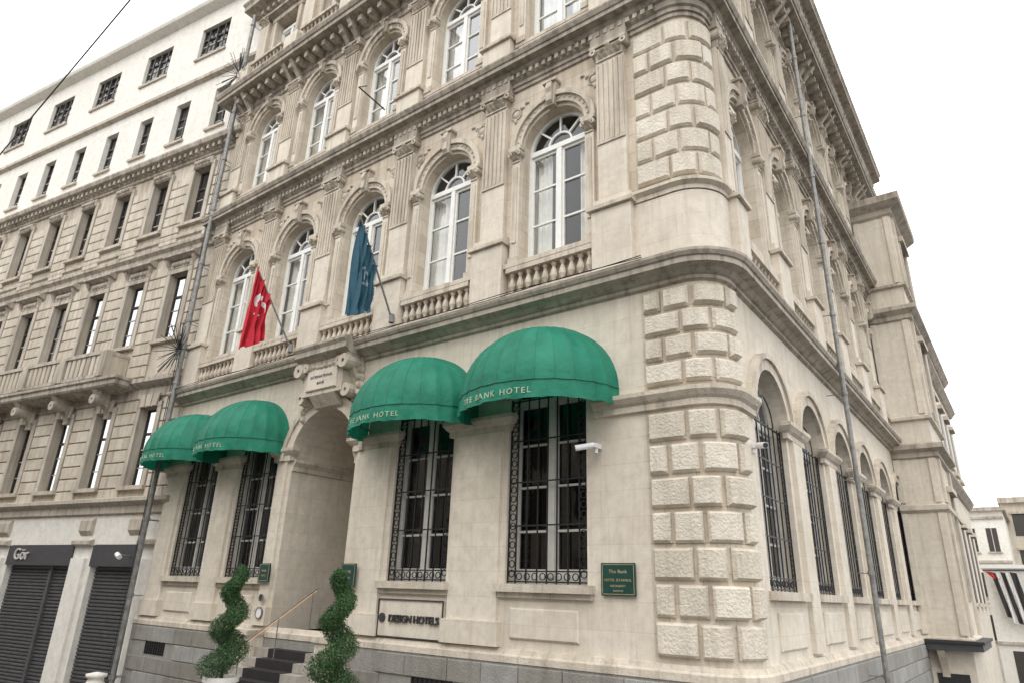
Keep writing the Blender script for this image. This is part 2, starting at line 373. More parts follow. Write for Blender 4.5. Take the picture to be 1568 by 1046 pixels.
for F,cs,bs in ((FF,f1,fb),(FR,rc,rb)):
    for i,c in enumerate(cs):
        a,b=bs[i],bs[i+1]
        wall_bay(Wl,F,a,b,6.0,11.7,c,HW,ZS1,9.95,True,.32,'stone')
        wall_bay(Wl,F,a,b,11.7,16.7,c,.75,ZS2,15.42,True,.32,'stone')
        wall_bay(Wl,F,a,b,16.7,22,c,.65,18.3,20.4,False,.3,'stone')
for i,c in enumerate(rc):
    wall_bay(Wl,FR,rb[i],rb[i+1],-.2,6.0,c,.92,1.05,SP,True,.34,'smooth')
for F,u0,u1 in ((FF,XL+.1,-1.3),(FR,.8,YR)):
    for z0,z1 in ((0,5.8),(6.3,11.8),(12.3,16.9),(17.3,21.8)):
        box(Rm,F,u0 if F is FR else u0,u1,-2.6,-2.5,z0,z1,'room'); box(Rm,F,u0,u1,-2.5,-.42,z1,z1+.05,'room')
        if not(F is FF and z0==0): box(Rm,F,u0,u1,-2.5,-.42,z0-.05,z0,'room')
Rm.add([(XL,0,21.95),(0,0,21.95),(0,YR,21.95),(XL,YR,21.95)],[(0,1,2,3)],'roofing')
C1=[(0,5.88),(.07,5.91),(.07,5.97),(.12,5.99),(.2,6.05),(.34,6.09),(.34,6.19),(.37,6.2),(.41,6.26),(.41,6.31),(0,6.37)]
mould(Cn,path,C1,'cornice')
C2=[(0,11.62),(.05,11.63),(.05,11.72),(.09,11.73),(.09,11.82),(.14,11.85),(.14,11.99),(.20,12.01),(.26,12.08),(.42,12.10),(.42,12.20),(.45,12.21),(.50,12.30),(.50,12.34),(0,12.42)]
mould(Cn,path,C2,'cornice')
C3=[(0,16.5),(.05,16.52),(.05,16.68),(.12,16.72),(.12,16.95),(.25,17.02),(.70,17.05),(.70,17.2),(.74,17.21),(.80,17.32),(.80,17.37),(0,17.45)]
mould(Cn,path,C3,'cornice')
C4=[(0,21.0),(.08,21.05),(.08,21.3),(.3,21.4),(.55,21.45),(.55,21.65),(.62,21.75),(.62,21.82),(0,22.0)]
mould(Cn,path,C4,'cornice')
C0=[(0,-.16),(.12,-.16),(.12,-.06),(.08,-.03),(.05,.04),(0,.05)]
mould(Cn,path,C0,'trim')
mould(Pl,path,[(.10,-6),(.10,-.162)],'plinth')
def path_block(M,P,s0,s1,z0,z1,d,b,k,n=None):
    n=n or max(1,int((s1-s0)/.09))
    ss=[s0]+[s0+b+(s1-s0-2*b)*i/n for i in range(n+1)]+[s1]
    rows=[]
    for z,lev in ((z0,0),(z0+.004,1),(z0+b,2),(z1-b,2),(z1-.004,1),(z1,0)):
        row=[]
        for j,s in enumerate(ss):
            e=(j==0 or j==len(ss)-1)
            if lev==0: dd=0.0
            elif lev==1 or e: dd=d*.45
            else: dd=d
            row.append((*P(s,dd),z))
        rows.append(row)
    w=len(ss); vs=[p for r in rows for p in r]
    fs=[(i*w+j,i*w+j+1,(i+1)*w+j+1,(i+1)*w+j) for i in range(5) for j in range(w-1)]
    o=len(vs)
    for j in (0,w-1):
        s=ss[j]; vs+= [(*P(s,0),z0),(*P(s,0),z1)]
    fs+= [(o,o+1,4*w,1*w),(o+2,1*w+w-1,4*w+w-1,o+3)]
    M.add(vs,fs,k)
def cp(s,d):
    a=.72
    if s<a: return (-1.32+s,-d)
    t=(s-a)/R
    if t<pi/2: return (-R+(R+d)*math.sin(t),R-(R+d)*math.cos(t))
    return (d,R+(s-a-R*pi/2))
ST=.72+R*pi/2+.1
def quoins(z0,z1,n,d=.10,gap=.045):
    h=(z1-z0)/n
    for i in range(n):
        a,b=z0+i*h+gap/2,z0+(i+1)*h-gap/2
        cuts=[0,.36,.86,1.42,ST] if i%2 else [0,.68,1.14,ST]
        for j in range(len(cuts)-1):
            path_block(Q,cp,cuts[j]+gap/2,cuts[j+1]-gap/2,a+random.uniform(0,.008),b-random.uniform(0,.008),d+random.uniform(-.02,.02),.04,'rustic')
quoins(.1,3.72,7,.10,.06); quoins(4.12,5.84,4,.10,.06)
quoins(7.95,11.55,7,.08,.05); quoins(13.6,16.45,6,.08); quoins(17.9,20.9,6)
mould(T,[(-2.28,0)]+arc+[(0,1.22)],[(0,3.74),(.07,3.76),(.07,3.86),(.12,3.9),(.18,3.98),(.18,4.05),(0,4.1)],'trim')
mould(T,[(-1.4,0)]+arc+[(0,.8)],[(0,7.6),(.12,7.62),(.12,7.7),(.2,7.76),(.2,7.82),(0,7.9)],'trim')
mould(T,[(-1.4,0)]+arc+[(0,.8)],[(.1,6.3),(.1,7.6)],'smooth')
mould(T,[(-1.4,0)]+arc+[(0,.8)],[(.1,12.4),(.1,13.2),(.2,13.26),(.2,13.34),(0,13.45)],'smooth')
IMP=[(0,3.74),(.07,3.76),(.07,3.86),(.12,3.9),(.18,3.98),(.18,4.05),(0,4.1)]
def seg(F,a,b,prof,M=T,k='trim'):
    p0=F.P(a,0,0); p1=F.P(b,0,0)
    q0=F.P(a,-.02,0); q1=F.P(b,-.02,0)
    mould(M,[q0[:2],p0[:2],p1[:2],q1[:2]],prof,k)
for a,b in ((XL+.02,-15.55),(-13.95,-12.9),(-11.3,-10.7),(-8.4,-7.1),(-5.5,-4.13)):
    seg(FF,a,b,IMP)
    box(T,FF,a+.12,b-.12,0,.07,.45,3.75,'smooth') if b-a>.5 else None
    box(T,FF,a+.04,b-.04,0,.13,.06,.45,'smooth')
for (c,hw) in GFc:
    box(T,FF,c-hw-.14,c+hw+.14,0,.16,.93,1.06,'trim')
    box(T,FF,c-hw-.1,c+hw+.1,0,.07,.84,.928,'trim')
    ring(T,FF,c,SPF,hw,hw+.2,0,.06,'trim')
    if c!=-6.3:
        bbox(T,FF,c-hw+.15,c+hw-.15,0,.05,.2,.68,'smooth',.025)
ring(T,FF,EC,3.75,EH,EH+.3,0,.1,'smooth'); ring(T,FF,EC,3.75,EH+.22,EH+.34,0,.15,'trim')
for i,c in enumerate(rc):
    hw=.92
    ring(T,FR,c,SP,hw,hw+.24,0,.09,'trim'); ring(T,FR,c,SP,hw+.2,hw+.3,0,.14,'trim')
    if i>0 : seg(FR,rc[i-1]+hw-.04,c-hw+.04,IMP); box(T,FR,rc[i-1]+hw+.18,c-hw-.18,0,.08,.1,3.74,'smooth')
    box(T,FR,c-hw-.1,c+hw+.1,0,.14,.93,1.06,'trim')
    bbox(T,FR,c-hw+.2,c+hw-.2,0,.05,.2,.75,'smooth',.025)
def upper(F,cs,bs,last):
    n=len(cs)
    pil=[]
    for i in range(n+1):
        if i==0: pil.append(bs[0]+.42 if F is FF else bs[0]-.2)
        elif i==n: pil.append(bs[n]-.42 if F is FF else bs[n]-.3)
        else: pil.append(bs[i])
    if F is FR: pil[0]=.98
    for fl in (1,2):
        if fl==1: zs,zsp,hw,zb,zc,zp,zcap,zt=ZS1,9.95,HW,6.36,7.22,7.9,11.28,11.62
        else: zs,zsp,hw,zb,zc,zp,zcap,zt=ZS2,15.42,.75,12.42,13.3,13.35,16.16,16.5
        for i,c in enumerate(cs):
            for sx in (-1,1):
                u=c+sx*(hw+.13)
                box(T,F,u-.10,u+.10,0,.09,zs,zsp-.28,'smooth'); box(T,F,u-.055,u+.055,.09,.115,zs+.5,zsp-.45,'trim')
                box(T,F,u-.13,u+.13,0,.13,zs,zs+.16,'trim')
                capital(T,F,u,.2,.09,zsp-.27,zsp-.03)
                box(T,F,u-.16,u+.16,0,.18,zsp-.03,zsp+.06,'trim')
            ring(T,F,c,zsp+.06,hw+.02,hw+.2,0,.07,'trim'); ring(T,F,c,zsp+.06,hw+.17,hw+.29,0,.13,'trim')
            for j in range(1,18): # egg and dart on the archivolt
                a=pi*j/18
                if abs(j-9)>0: blob(T,F,c+(hw+.11)*math.cos(a),.065,zsp+.06+(hw+.11)*math.sin(a),.035,.03,.035,'trim',6)
            keystone(T,F,c,zsp+hw-.02,zsp+hw+.62 if fl==1 else zsp+hw+.42,.16)
            box(T,F,c-hw-.3,c+hw+.3,0,.2 if fl==1 else .1,zs-.1,zs,'trim')
            for sx in (-1,1):
                if fl==1:
                    uu=c+sx*(hw+.22); zz=zsp+1.05
                    for (du,dz_,ru,rz) in ((0,0,.11,.11),(-.15,.12,.07,.05),(.02,-.17,.05,.08),(-.28,.2,.06,.035),(.03,.17,.05,.07)):
                        blob(T,F,uu+sx*du,-.005,zz+dz_,ru,.06,rz,'trim',9)
                    ring(T,F,uu,zz,.12,.15,0,.03,'trim',12,0,2*pi)
            if fl==1:
                baluster_row(T,F,c-hw-.22,c+hw+.22,zb+.02,zs-.12,.10,'trim')
            else: bbox(T,F,c-hw-.2,c+hw+.2,0,.1,zb,zs-.11,'smooth',.02)
        for i,u in enumerate(pil):
            if F is FR and i==0: w=.34
            else: w=.62 if not(F is FR) else .56
            ww=w/2
            bbox(T,F,u-ww-.1,u+ww+.1,0,.26,zb,zp-.26,'smooth',.015)
            box(T,F,u-ww-.16,u+ww+.16,0,.33,zp-.26,zp-.18,'trim'); box(T,F,u-ww-.08,u+ww+.08,0,.2,zp-.18,zp,'smooth')
            box(T,F,u-ww,u+ww,0,.12,zp,zcap-.05,'smooth')
            zf=zp+1.35 if fl==1 else zp+.9
            nf=5
            for j in range(nf+1):
                uu=u-ww+.03+(w-.06)*j/nf; box(T,F,uu-.022,uu+.022,.12,.155,zf,zcap-.12,'trim')
            box(T,F,u-ww,u+ww,.12,.15,zf-.06,zf-.002,'trim')
            capital(T,F,u,w,.13,zcap,zt)
            if fl==1:
                box(T,F,u-ww-.1,u+ww+.1,.02,.2,zt+.02,12.07,'cornice')
            else:
                for sx in (-1,1): console(T,F,u+sx*.2,.16,16.3,17.03,.6)
    u0,u1=(bs[0]+.1,-.7) if F is FF else (.7,bs[-1]-.1)
    dentils(T,F,u0,u1,.13,.22,11.86,11.97)
    dentils(T,F,u0,u1,.11,.5,16.80,17.0,w=.16,sp=.42)
    dentils(T,F,u0,u1,.07,.26,21.12,21.3,w=.14,sp=.34)
    for c in cs:
        box(T,F,c-.85,c+.85,0,.16,18.18,18.3,'trim')
        for sx in (-1,1): box(T,F,c+sx*.74-.09,c+sx*.74+.09,0,.08,18.3,20.4,'trim')
        box(T,F,c-.9,c+.9,0,.1,20.4,20.6,'trim'); sprism(T,F,[(0,20.6),(.3,20.66),(.3,20.76),(0,20.85)],c-1,c+1,'cornice')
        baluster_row(T,F,c-.9,c+.9,17.4,18.15,.5,'trim')
    for u in pil:
        box(T,F,u-.28,u+.28,0,.12,18.2,20.6,'smooth'); box(T,F,u-.34,u+.34,0,.6,17.4,18.2,'smooth'); capital(T,F,u,.5,.12,20.6,20.95)
upper(FF,f1,fb,0); upper(FR,rc,rb,0)
for F,cs in ((FF,f1),(FR,rc)):
    for c in cs:
        arched_window(Wn,G,Cu,F,c,HW,ZS1,9.95,.26)
        arched_window(Wn,G,Cu,F,c,.75,ZS2,15.42,.26,glass='glass2')
        arched_window(Wn,G,Cu,F,c,.65,18.3,20.1,.24,arch=False,glass='glass2')
def grille(F,uc,hw,zs,zt,d):
    u0,u1=uc-hw+.02,uc+hw-.02
    k='iron'; t=.011
    cols=[u0,u0+.16,u1-.16,u1]; inner=[uc-.2,uc,uc+.2]
    for u in cols+inner+[(u0+.16+uc-.2)/2,(u1-.16+uc+.2)/2]: box(Ir,F,u-t,u+t,d-t,d+t,zs,zt,k)
    n=4
    rows=[zs+.03,zs+.2]+[zs+.2+(zt-zs-.25)*(i+1)/n for i in range(n)]
    for z in rows: box(Ir,F,u0,u1,d-.01,d+.01,z-.012,z+.012,k)
    m=int((zt-zs)/.16)
    for i in range(m):
        zz=zs+.08+(zt-zs-.1)*(i+.5)/m
        for u in (u0+.08,u1-.08): ring(Ir,F,u,zz,.052,.067,d-.008,d+.008,k,8,0,2*pi)
    mm=int((u1-u0-.32)/.15)
    for i in range(mm):
        uu=u0+.16+(u1-u0-.32)*(i+.5)/mm; ring(Ir,F,uu,zs+.115,.05,.064,d-.008,d+.008,k,8,0,2*pi)
for (c,hw) in GFc:
    arched_window(Wn,G,Cu,FF,c,hw,1.05,SPF,.24,'offwhite',False,'glassd',bars=3); grille(FF,c,hw,1.07,SPF,-.06)
for c in rc:
    arched_window(Wn,G,Cu,FR,c,.92,1.05,SP,.28,'offwhite',False,'glassd',bars=3); grille(FR,c,.92,1.07,SP,-.1)
    ring(Ir,FR,c,SP,.5,.525,-.11,-.09,'iron')
ent=MB()
box(ent,FF,EC-EH-.1,EC+EH+.1,-2.35,-2.2,-.02,5.1,'smooth')
box(ent,FF,EC-.75,EC-.03,-2.2,-2.14,0,2.6,'dframe'); box(ent,FF,EC+.03,EC+.75,-2.2,-2.14,0,2.6,'dframe')
box(ent,FF,EC-.62,EC-.14,-2.14,-2.13,.3,2.4,'glassd'); box(ent,FF,EC+.14,EC+.62,-2.14,-2.13,.3,2.4,'glassd')
box(ent,FF,EC-.85,EC+.85,-2.2,-2.1,2.6,2.75,'trim')
for i in range(8):
    z=-.02-.17*i; d=-.25+.27*i
    box(ent,FF,EC-EH+.02,EC+EH-.02,-.6 if i else -2.2,d,z-.17,z-.002*i,'step')
    box(ent,FF,EC-.62,EC+.62,d-.27,d+.012,z-.165,z+.012-.002*i,'carpet')
for sx in (-1,1):
    u=EC+sx*(EH+.19)
    box(ent,FF,u-.2,u+.2,.02,.5,-3,-.12,'smooth'); box(ent,FF,u-.24,u+.24,.0,.55,-.12,-.02,'trim')
A=Vector((-9.75,-1.35,-.30)); B=Vector((-9.75,.45,.86))
tube(ent,[A,B],.018,'pipe'); tube(ent,[A+Vector((0,.0,-.028)),B+Vector((0,0,-.028))],.009,'lit')
for t in (.05,.5,.95):
    p=A.lerp(B,t); tube(ent,[p,p-Vector((0,0,.85))],.012,'pipe')
ent.build('entrance',hotel)
for sx in (-1,1):
    u=EC+sx*EH
    F2=Fr((u,0),(0,1),(-sx,0))
    mould(T,[F2.P(0,0,0)[:2],F2.P(2.15,0,0)[:2]] if sx<0 else [F2.P(2.15,0,0)[:2],F2.P(0,0,0)[:2]],[(0,3.5),(.05,3.52),(.05,3.62),(.12,3.72),(.12,3.78),(0,3.82)],'trim')
ca=MB(); uc=EC+.15
box(ca,FF,uc-.72,uc+.72,0,.42,5.15,6.0,'trim'); bbox(ca,FF,uc-.55,uc+.55,.42,.47,5.25,5.75,'smooth',.02)
sprism(ca,FF,[(0,6.0),(.45,6.0),(.62,6.1),(.62,6.22),(.68,6.3),(.68,6.36),(0,6.42)],uc-.95,uc+.95,'cornice')
sprism(ca,FF,[(0,4.85),(.2,4.9),(.42,5.15),(0,5.15)],uc-.45,uc+.45,'trim')
for sx in (-1,1):
    console(ca,FF,uc+sx*.82,.22,4.95,6.0,.5)
    ring(ca,FF,uc+sx*.82,5.15,.05,.16,.05,.4,'trim',12,0,2*pi); ring(ca,FF,uc+sx*.82,5.8,.05,.17,.05,.56,'trim',12,0,2*pi)
    ring(ca,FF,uc+sx*.6,5.85,.03,.12,.42,.52,'trim',12,0,2*pi)
    for j in range(6): blob(ca,FF,uc+sx*(.95+.04*math.sin(j)),.02,4.7+j*.2,.09,.2,.12,'trim',8)
garland(ca,FF,uc-.6,uc+.6,5.9,.08,.43)
def text_mesh(txt,size,ext=.004,spacing=1.0,align='CENTER'):
    cu=bpy.data.curves.new('t','FONT'); cu.body=txt; cu.size=size; cu.extrude=ext; cu.align_x=align; cu.space_character=spacing; cu.resolution_u=3
    ob=bpy.data.objects.new('t',cu); scene.collection.objects.link(ob)
    dg=bpy.context.evaluated_depsgraph_get(); me=bpy.data.meshes.new_from_object(ob.evaluated_get(dg))
    v=[tuple(x.co) for x in me.vertices]; f=[list(p.vertices) for p in me.polygons]
    bpy.data.objects.remove(ob); bpy.data.curves.remove(cu); return v,f
for s_,sz,zz in (('INTERNATIONAL',.10,5.54),('BANK',.10,5.38)):
    v,f=text_mesh(s_,sz,.005,1.05); ca.add([FF.P(uc+x,.474+z,zz+y) for x,y,z in v],f,'lettering')
ca.build('entrance_cartouche',hotel)
for c in (-15.3,-5.6,-3.0):
    box(Ir,FF,c-.5,c+.5,.1,.104,-.85,-.5,'black')
    for i in range(9): box(Ir,FF,c-.46+i*.115,c-.44+i*.115,.105,.125,-.85,-.5,'iron')
for F,u0,u1 in ((FF,XL,-1.0),(FR,.7,16.5)):
    for r in range(5):
        z1=-.2-r*.36; z0=z1-.345; u=u0+(.45 if r%2 else 0)
        while u<u1-.2:
            w=min(random.uniform(.75,1.1),u1-u)
            skip=F is FF and (any(abs(u+w/2-c)<.5+w/2 for c in (-15.3,-5.6,-3.0)) and r in(1,) or abs(u+w/2-EC)<1.5+w/2)
            if not skip: bbox(Pl,F,u+.006,u+w-.006,.09,.13+random.uniform(0,.01),z0,z1,'plinth',.012)
            u+=w
for o,n in ((Wl,'walls'),(T,'ornament'),(Cn,'cornices'),(Q,'quoins'),(Wn,'window_frames'),(G,'window_panes'),(Cu,'curtains'),(Ir,'iron_grilles'),(Pl,'plinth'),(Rm,'rooms_and_roof')):
    o.build(n,hotel)
bl=MB(); bp_=[(0,16.6),(1.3,16.6),(1.3,20.5)]; bq=[(1.0,20.5),(1.0,34.0)]
mould(bl,bp_,[(0,-6),(0,15.6)],'smooth')
mould(bl,bq,[(0,-6),(0,12.8)],'smooth')
bl.add([(0,16.6,15.6),(1.3,16.6,15.6),(1.3,20.5,15.6),(0,20.5,15.6)],[(0,1,2,3)],'roofing')
bl.add([(-6,20.5,12.9),(1,20.5,12.9),(1,34,12.9),(-6,34,12.9)],[(0,1,2,3)],'roofing')
bl.add([(1.3,20.5,-6),(0,20.5,-6),(0,20.5,15.6),(1.3,20.5,15.6)],[(0,1,2,3)],'smooth')
bl.add([(1,34,-6),(-6,34,-6),(-6,34,12.9),(1,34,12.9)],[(0,1,2,3)],'smooth')
for pth in (bp_,):
    mould(bl,pth,[(0,5.6),(.1,5.65),(.1,5.8),(.3,5.9),(.3,6.05),(0,6.15)],'cornice')
    mould(bl,pth,[(0,3.8),(.12,3.9),(.12,4.05),(0,4.1)],'trim')
    mould(bl,pth,[(0,10.6),(.1,10.65),(.1,10.8),(.3,10.95),(.3,11.1),(0,11.2)],'cornice')
    mould(bl,pth,[(0,14.9),(.1,15.0),(.1,15.2),(.42,15.4),(.45,15.6),(.45,15.66),(0,15.75)],'cornice')
    mould(bl,pth,[(0,-.1),(.1,-.1),(.1,.0),(0,.06)],'trim')
    mould(bl,pth,[(0,6.9),(.12,6.95),(.12,7.05),(0,7.1)],'trim')
    mould(bl,pth,[(0,11.9),(.12,11.95),(.12,12.05),(0,12.1)],'trim')
for z in (5.7,10.7,12.5):
    mould(bl,bq,[(0,z),(.1,z+.05),(.3,z+.3),(.3,z+.42),(0,z+.5)],'cornice')
B1=Fr((1.3,0),(0,1),(1,0)); B2=Fr((1.0,0),(0,1),(1,0)); B0=Fr((0,16.6),(1,0),(0,-1))
for z0,z1 in ((.1,3.8),(4.15,5.6),(7.15,10.6),(12.1,14.9)):
    for a,b in ((.0,.2),(1.05,1.25)): box(bl,B0,a+.02,b,0,.07,z0,z1,'smooth')
    for u in (17.0,20.1): box(bl,B1,u-.25,u+.25,0,.08,z0,z1,'trim')
for z0,z1 in ((1.1,4.6),(7.4,10.1),(12.3,14.3)):
    box(bl,B1,17.9,19.2,.0,.02,z0,z1,'dframe'); box(bl,B1,17.75,17.9,0,.1,z0,z1,'trim'); box(bl,B1,19.2,19.35,0,.1,z0,z1,'trim'); box(bl,B1,17.7,19.4,0,.22,z1,z1+.2,'trim')
for i in range(5):
    for z0,z1 in ((1.1,4.2),(7.0,9.6)):
        u=22+i*2.5; box(bl,B2,u-.5,u+.5,0,.02,z0,z1,'dframe'); box(bl,B2,u-.65,u+.65,0,.2,z1,z1+.18,'trim'); box(bl,B2,u-.65,u+.65,0,.16,z0-.15,z0,'trim')
box(bl,B0,.15,1.62,-3.4,.55,-.32,-.12,'fascia'); box(bl,B0,.1,1.68,-3.5,.62,-.12,-.04,'black')
console(bl,B0,.5,.2,-1.1,-.33,.5); box(bl,B0,.25,1.1,.0,.02,-3.5,-1.0,'black')
bl.build('projecting_side_wing',hotel)
def pipe(name,pts,r=.06):
    M=MB(); tube(M,pts,r,'pipe',10)
    (x,y,z0),(_,_,z1)=pts[0],pts[-1]
    z=z0+1
    while z<z1:
        tube(M,[(x,y,z),(x,y,z+.09)],r*1.3,'pipe',10); tube(M,[(x,y,z+.04),(x+(-.4 if name=='side_drainpipe' else 0),y+(0 if name=='side_drainpipe' else .35),z+.04)],.012,'pipe',5); z+=2.0
    return M.build(name,None)
pipe('side_drainpipe',[(.46,6.95,-1.5),(.46,6.95,20.5)],.055)
pipe('drainpipe',[(-16.5,-.42,-2.5),(-16.5,-.42,21.0)],.07)
pipe('drainpipe.001',[(-16.75,-.30,-2.5),(-16.75,-.30,19.0)],.035)
for z,nm in ((7.6,'anti_climb_spikes'),(18.2,'anti_climb_spikes.001')):
    M=MB(); c=Vector((-16.6,-.5,z))
    for i in range(30):
        a=pi*2*i/30; L=.95*random.uniform(.8,1.05)
        tube(M,[c,c+Vector((math.cos(a)*L*.9,-.15-.25*random.random(),math.sin(a)*L))],.015,'iron',4,.009)
    ring(M,Fr((0,-.45),(1,0),(0,-1)),c.x,c.z,.08,.14,-.02,.03,'iron',12,0,2*pi)
    M.build(nm)

# ------------------------------------------------------------------ awnings
def awning(xc,a,p,h,z0,val,name):
    M=MB(); nth=84; nph=16; ng=14
    def pt(th,ph,o=0):
        gore=1-.02*abs(math.sin(ng*th))*math.cos(ph)**.3
        cx=math.cos(ph)
        return (xc+(a*gore*cx+o)*math.cos(th), -(p*gore*cx+o)*math.sin(th)-.01, z0+h*math.sin(ph)+o*.5)
    vs=[];fs=[]
    for i in range(nph+1):
        ph=pi/2*i/nph*.985
        for j in range(nth+1): vs.append(pt(pi*j/nth,ph))
    w=nth+1
    for i in range(nph):
        for j in range(nth): fs.append((i*w+j,i*w+j+1,(i+1)*w+j+1,(i+1)*w+j))
    o=len(vs)
    for j in range(nth+1):
        th=pi*j/nth; x,y,z=pt(th,0,.012); vs.append((x,y,z0-val*.5))
    for j in range(nth+1):
        th=pi*j/nth; x,y,z=pt(th,0,.015+.018*math.sin(th*23)+.01*math.sin(th*41)); vs.append((x,y,z0-val+.018*abs(math.sin(ng*th))+.008*math.sin(th*9)))
    for j in range(nth):
        fs.append((o+j,o+j+1,j+1,j)); fs.append((o+w+j,o+w+j+1,o+j+1,o+j))
    M.add(vs,fs,'awning')
    S=MB()
    for g in range(ng+1):
        th=pi*g/ng
        tube(S,[pt(th,pi/2*i/14*.985,.001) for i in range(15)],.004,'seam',4)
    tube(S,[pt(pi*j/nth,0,.008) for j in range(nth+1)],.009,'seam',5)
    for g in range(1,ng,2):
        th=pi*g/ng; tube(S,[pt(th,pi/2*i/8*.98,-.04) for i in range(9)],.012,'pipe',5)
    tube(S,[pt(pi*j/nth,0,-.03) for j in range(nth+1)],.015,'pipe',5)
    v,f=text_mesh('THE BANK HOTEL',.145,.003,1.3)
    nv=[]
    for x,y,z in v:
        th=pi/2-(x-.12)/((a+p)/2)
        q=pt(th,0,.024+z); nv.append((q[0],q[1],z0-val+.09+y))
    S.add(nv,f,'cream')
    e=empty(name); M.build('cloth',e,True); S.build('frame_and_lettering',e); return e
for i,(xc,a,h) in enumerate(((-3.42,1.6,1.36),(-6.48,1.58,1.34),(-12.47,1.5,1.25),(-15.2,1.5,1.22))):
    awning(xc,a,1.35,h,4.22,.32,'dome_awning' if i==0 else 'dome_awning.%03d'%i)
# ------------------------------------------------------------------ signs
def plaque(name,F,u0,u1,z0,z1,lines,d=.03,k='greenplaque',tk='gold'):
    e=empty(name); M=MB(); box(M,F,u0,u1,d,d+.03,z0,z1,k)
    t=.008
    for a in ((u0+.02,u1-.02,z0+.02,z0+.02+t),(u0+.02,u1-.02,z1-.02-t,z1-.02),(u0+.02,u0+.02+t,z0+.035,z1-.035),(u1-.02-t,u1-.02,z0+.035,z1-.035)):
        box(M,F,a[0],a[1],d+.03,d+.034,a[2],a[3],tk)
    for i,(s,sz,zz) in enumerate(lines):
        v,f=text_mesh(s,sz,.003,1.1)
        M.add([F.P((u0+u1)/2+x,d+.033+z,zz+y) for x,y,z in v],f,tk)
    M.build('board',e); return e
plaque('wall_plaque',FF,-2.19,-1.6,.92,1.4,[('The Bank',.075,1.25),('HOTEL ISTANBUL',.055,1.13),('RESTAURANT',.04,1.05),('ROOFTOP',.035,.98)])
plaque('wall_plaque.001',FF,-11.15,-10.75,.98,1.38,[('BANK',.06,1.2),('HOTEL',.05,1.1)],.14)
plaque('wall_plaque.002',FF,-8.28,-7.82,.92,1.38,[('BANK',.07,1.2),('HOTEL',.06,1.08)],.14)
e=empty('hotel_sign_board'); M=MB()
box(M,FF,-7.15,-5.45,.02,.06,.06,.74,'smooth')
for a in ((-7.15,-5.45,.72,.74),(-7.15,-5.45,.06,.08),(-7.15,-7.13,.08,.72),(-5.47,-5.45,.08,.72)): box(M,FF,a[0],a[1],.06,.085,a[2],a[3],'lettering')
v,f=text_mesh('DESIGN HOTELS',.19,.02,.92); M.add([FF.P(-6.18+x,.085+z,.33+y) for x,y,z in v],f,'lettering')
ring(M,FF,-7.02,.40,.0,.08,.06,.09,'lettering',16,0,2*pi)
M.build('board',e)
for nm,u,z,r,k,dd in (('round_wall_emblem',-10.93,.32,.13,'camwhite',.14),('round_wall_emblem.001',-10.93,.64,.08,'lettering',.14),('round_wall_emblem.002',-8.05,.66,.14,'gold',.14)):
    M=MB(); ring(M,FF,u,z,.0,r*.8,dd,dd+.02,k,20,0,2*pi); ring(M,FF,u,z,r*.8,r,dd,dd+.03,'pipe' if k!='gold' else 'gold',20,0,2*pi); M.build(nm)
for nm,F,u,z,d in (('security_camera',FF,-2.2,3.25,.12),('security_camera.001',FR,1.05,3.25,.0)):
    M=MB(); box(M,F,u-.04,u+.04,d-.1,d+.12,z-.04,z+.04,'camwhite')
    a=Vector(F.P(u,d+.1,z)); b_=Vector(F.P(u-.25,d+.28,z-.06)); tube(M,[a,b_],.05,'camwhite',12); tube(M,[b_,b_+(b_-a)*.05],.04,'black',12)
    tube(M,[Vector(F.P(u,d+.02,z-.12)),Vector(F.P(u,d+.02,z+.05))],.03,'camwhite',8); M.build(nm)
def flag(name,base,tip,k,L,wd,seed,emb,ek):
    e=empty(name); M=MB(); base=Vector(base); tip=Vector(tip)
    tube(M,[base,tip],.022,'pipe',8); lathe(M,tip.x,tip.y,[(.01,tip.z-.02),(.04,tip.z+.01),(.04,tip.z+.04),(.0,tip.z+.08)],'gold',8)
    lathe(M,base.x,base.y,[(.06,base.z-.1),(.06,base.z+.1),(.02,base.z+.12)],'pipe',8)
    M.build('pole',e)
    C=MB(); ns,nt_=100,120; vs=[];fs=[];fe=[]; dr=(base-tip).normalized(); random.seed(seed); ph=random.random()*5
    for i in range(ns+1):
        s=i/ns
        for j in range(nt_+1):
            t=j/nt_
            p=tip+dr*(.06+s*wd*(1-.5*t**.8))
            fold=.10*math.sin(s*17+ph+t*1.8)*(.2+t)+.05*math.sin(s*33+ph+t*4)+.03*math.sin(s*50-t*6)
            p=p+Vector((fold+ .2*t*(s-.1), .07*math.cos(s*17+ph+t)*t, -t*(L-.55*s*L*.5)-.05*math.sin(s*17+ph)*t))
            vs.append(p)
    for i in range(ns):
        for j in range(nt_):
            a=i*(nt_+1)+j; q_=(a,a+1,a+nt_+2,a+nt_+1)
            (fe if emb((i+.5)/ns,(j+.5)/nt_) else fs).append(q_)
    o=len(C.v); C.add(vs,fs,k); ii=C.mi(ek)
    for q_ in fe: C.f.append(list(q_)); C.m.append(ii)
    C.build('cloth',e,True)
def crescent(s,t):
    x,y=(s-.5),(t-.36)*1.5
    if x*x+y*y<.25**2 and x*x+(y-.065)**2>.2**2: return True
    y2=y-.26; r_=math.hypot(x,y2)
    return r_<.12*(.62+.38*math.cos(5*math.atan2(x,-y2)))
def disc(s,t):
    x,y=(s-.5),(t-.5)*1.5; r_=math.hypot(x,y)
    return .14<r_<.19 or (r_<.1 and abs(x)<.035)
flag('red_flag',(-11.0,-.35,6.6),(-11.25,-1.55,8.55),'red',2.2,1.0,3,crescent,'flagwhite')
flag('blue_flag',(-7.3,-.35,6.6),(-7.25,-1.6,8.6),'teal',2.3,1.2,5,disc,'flagpale')
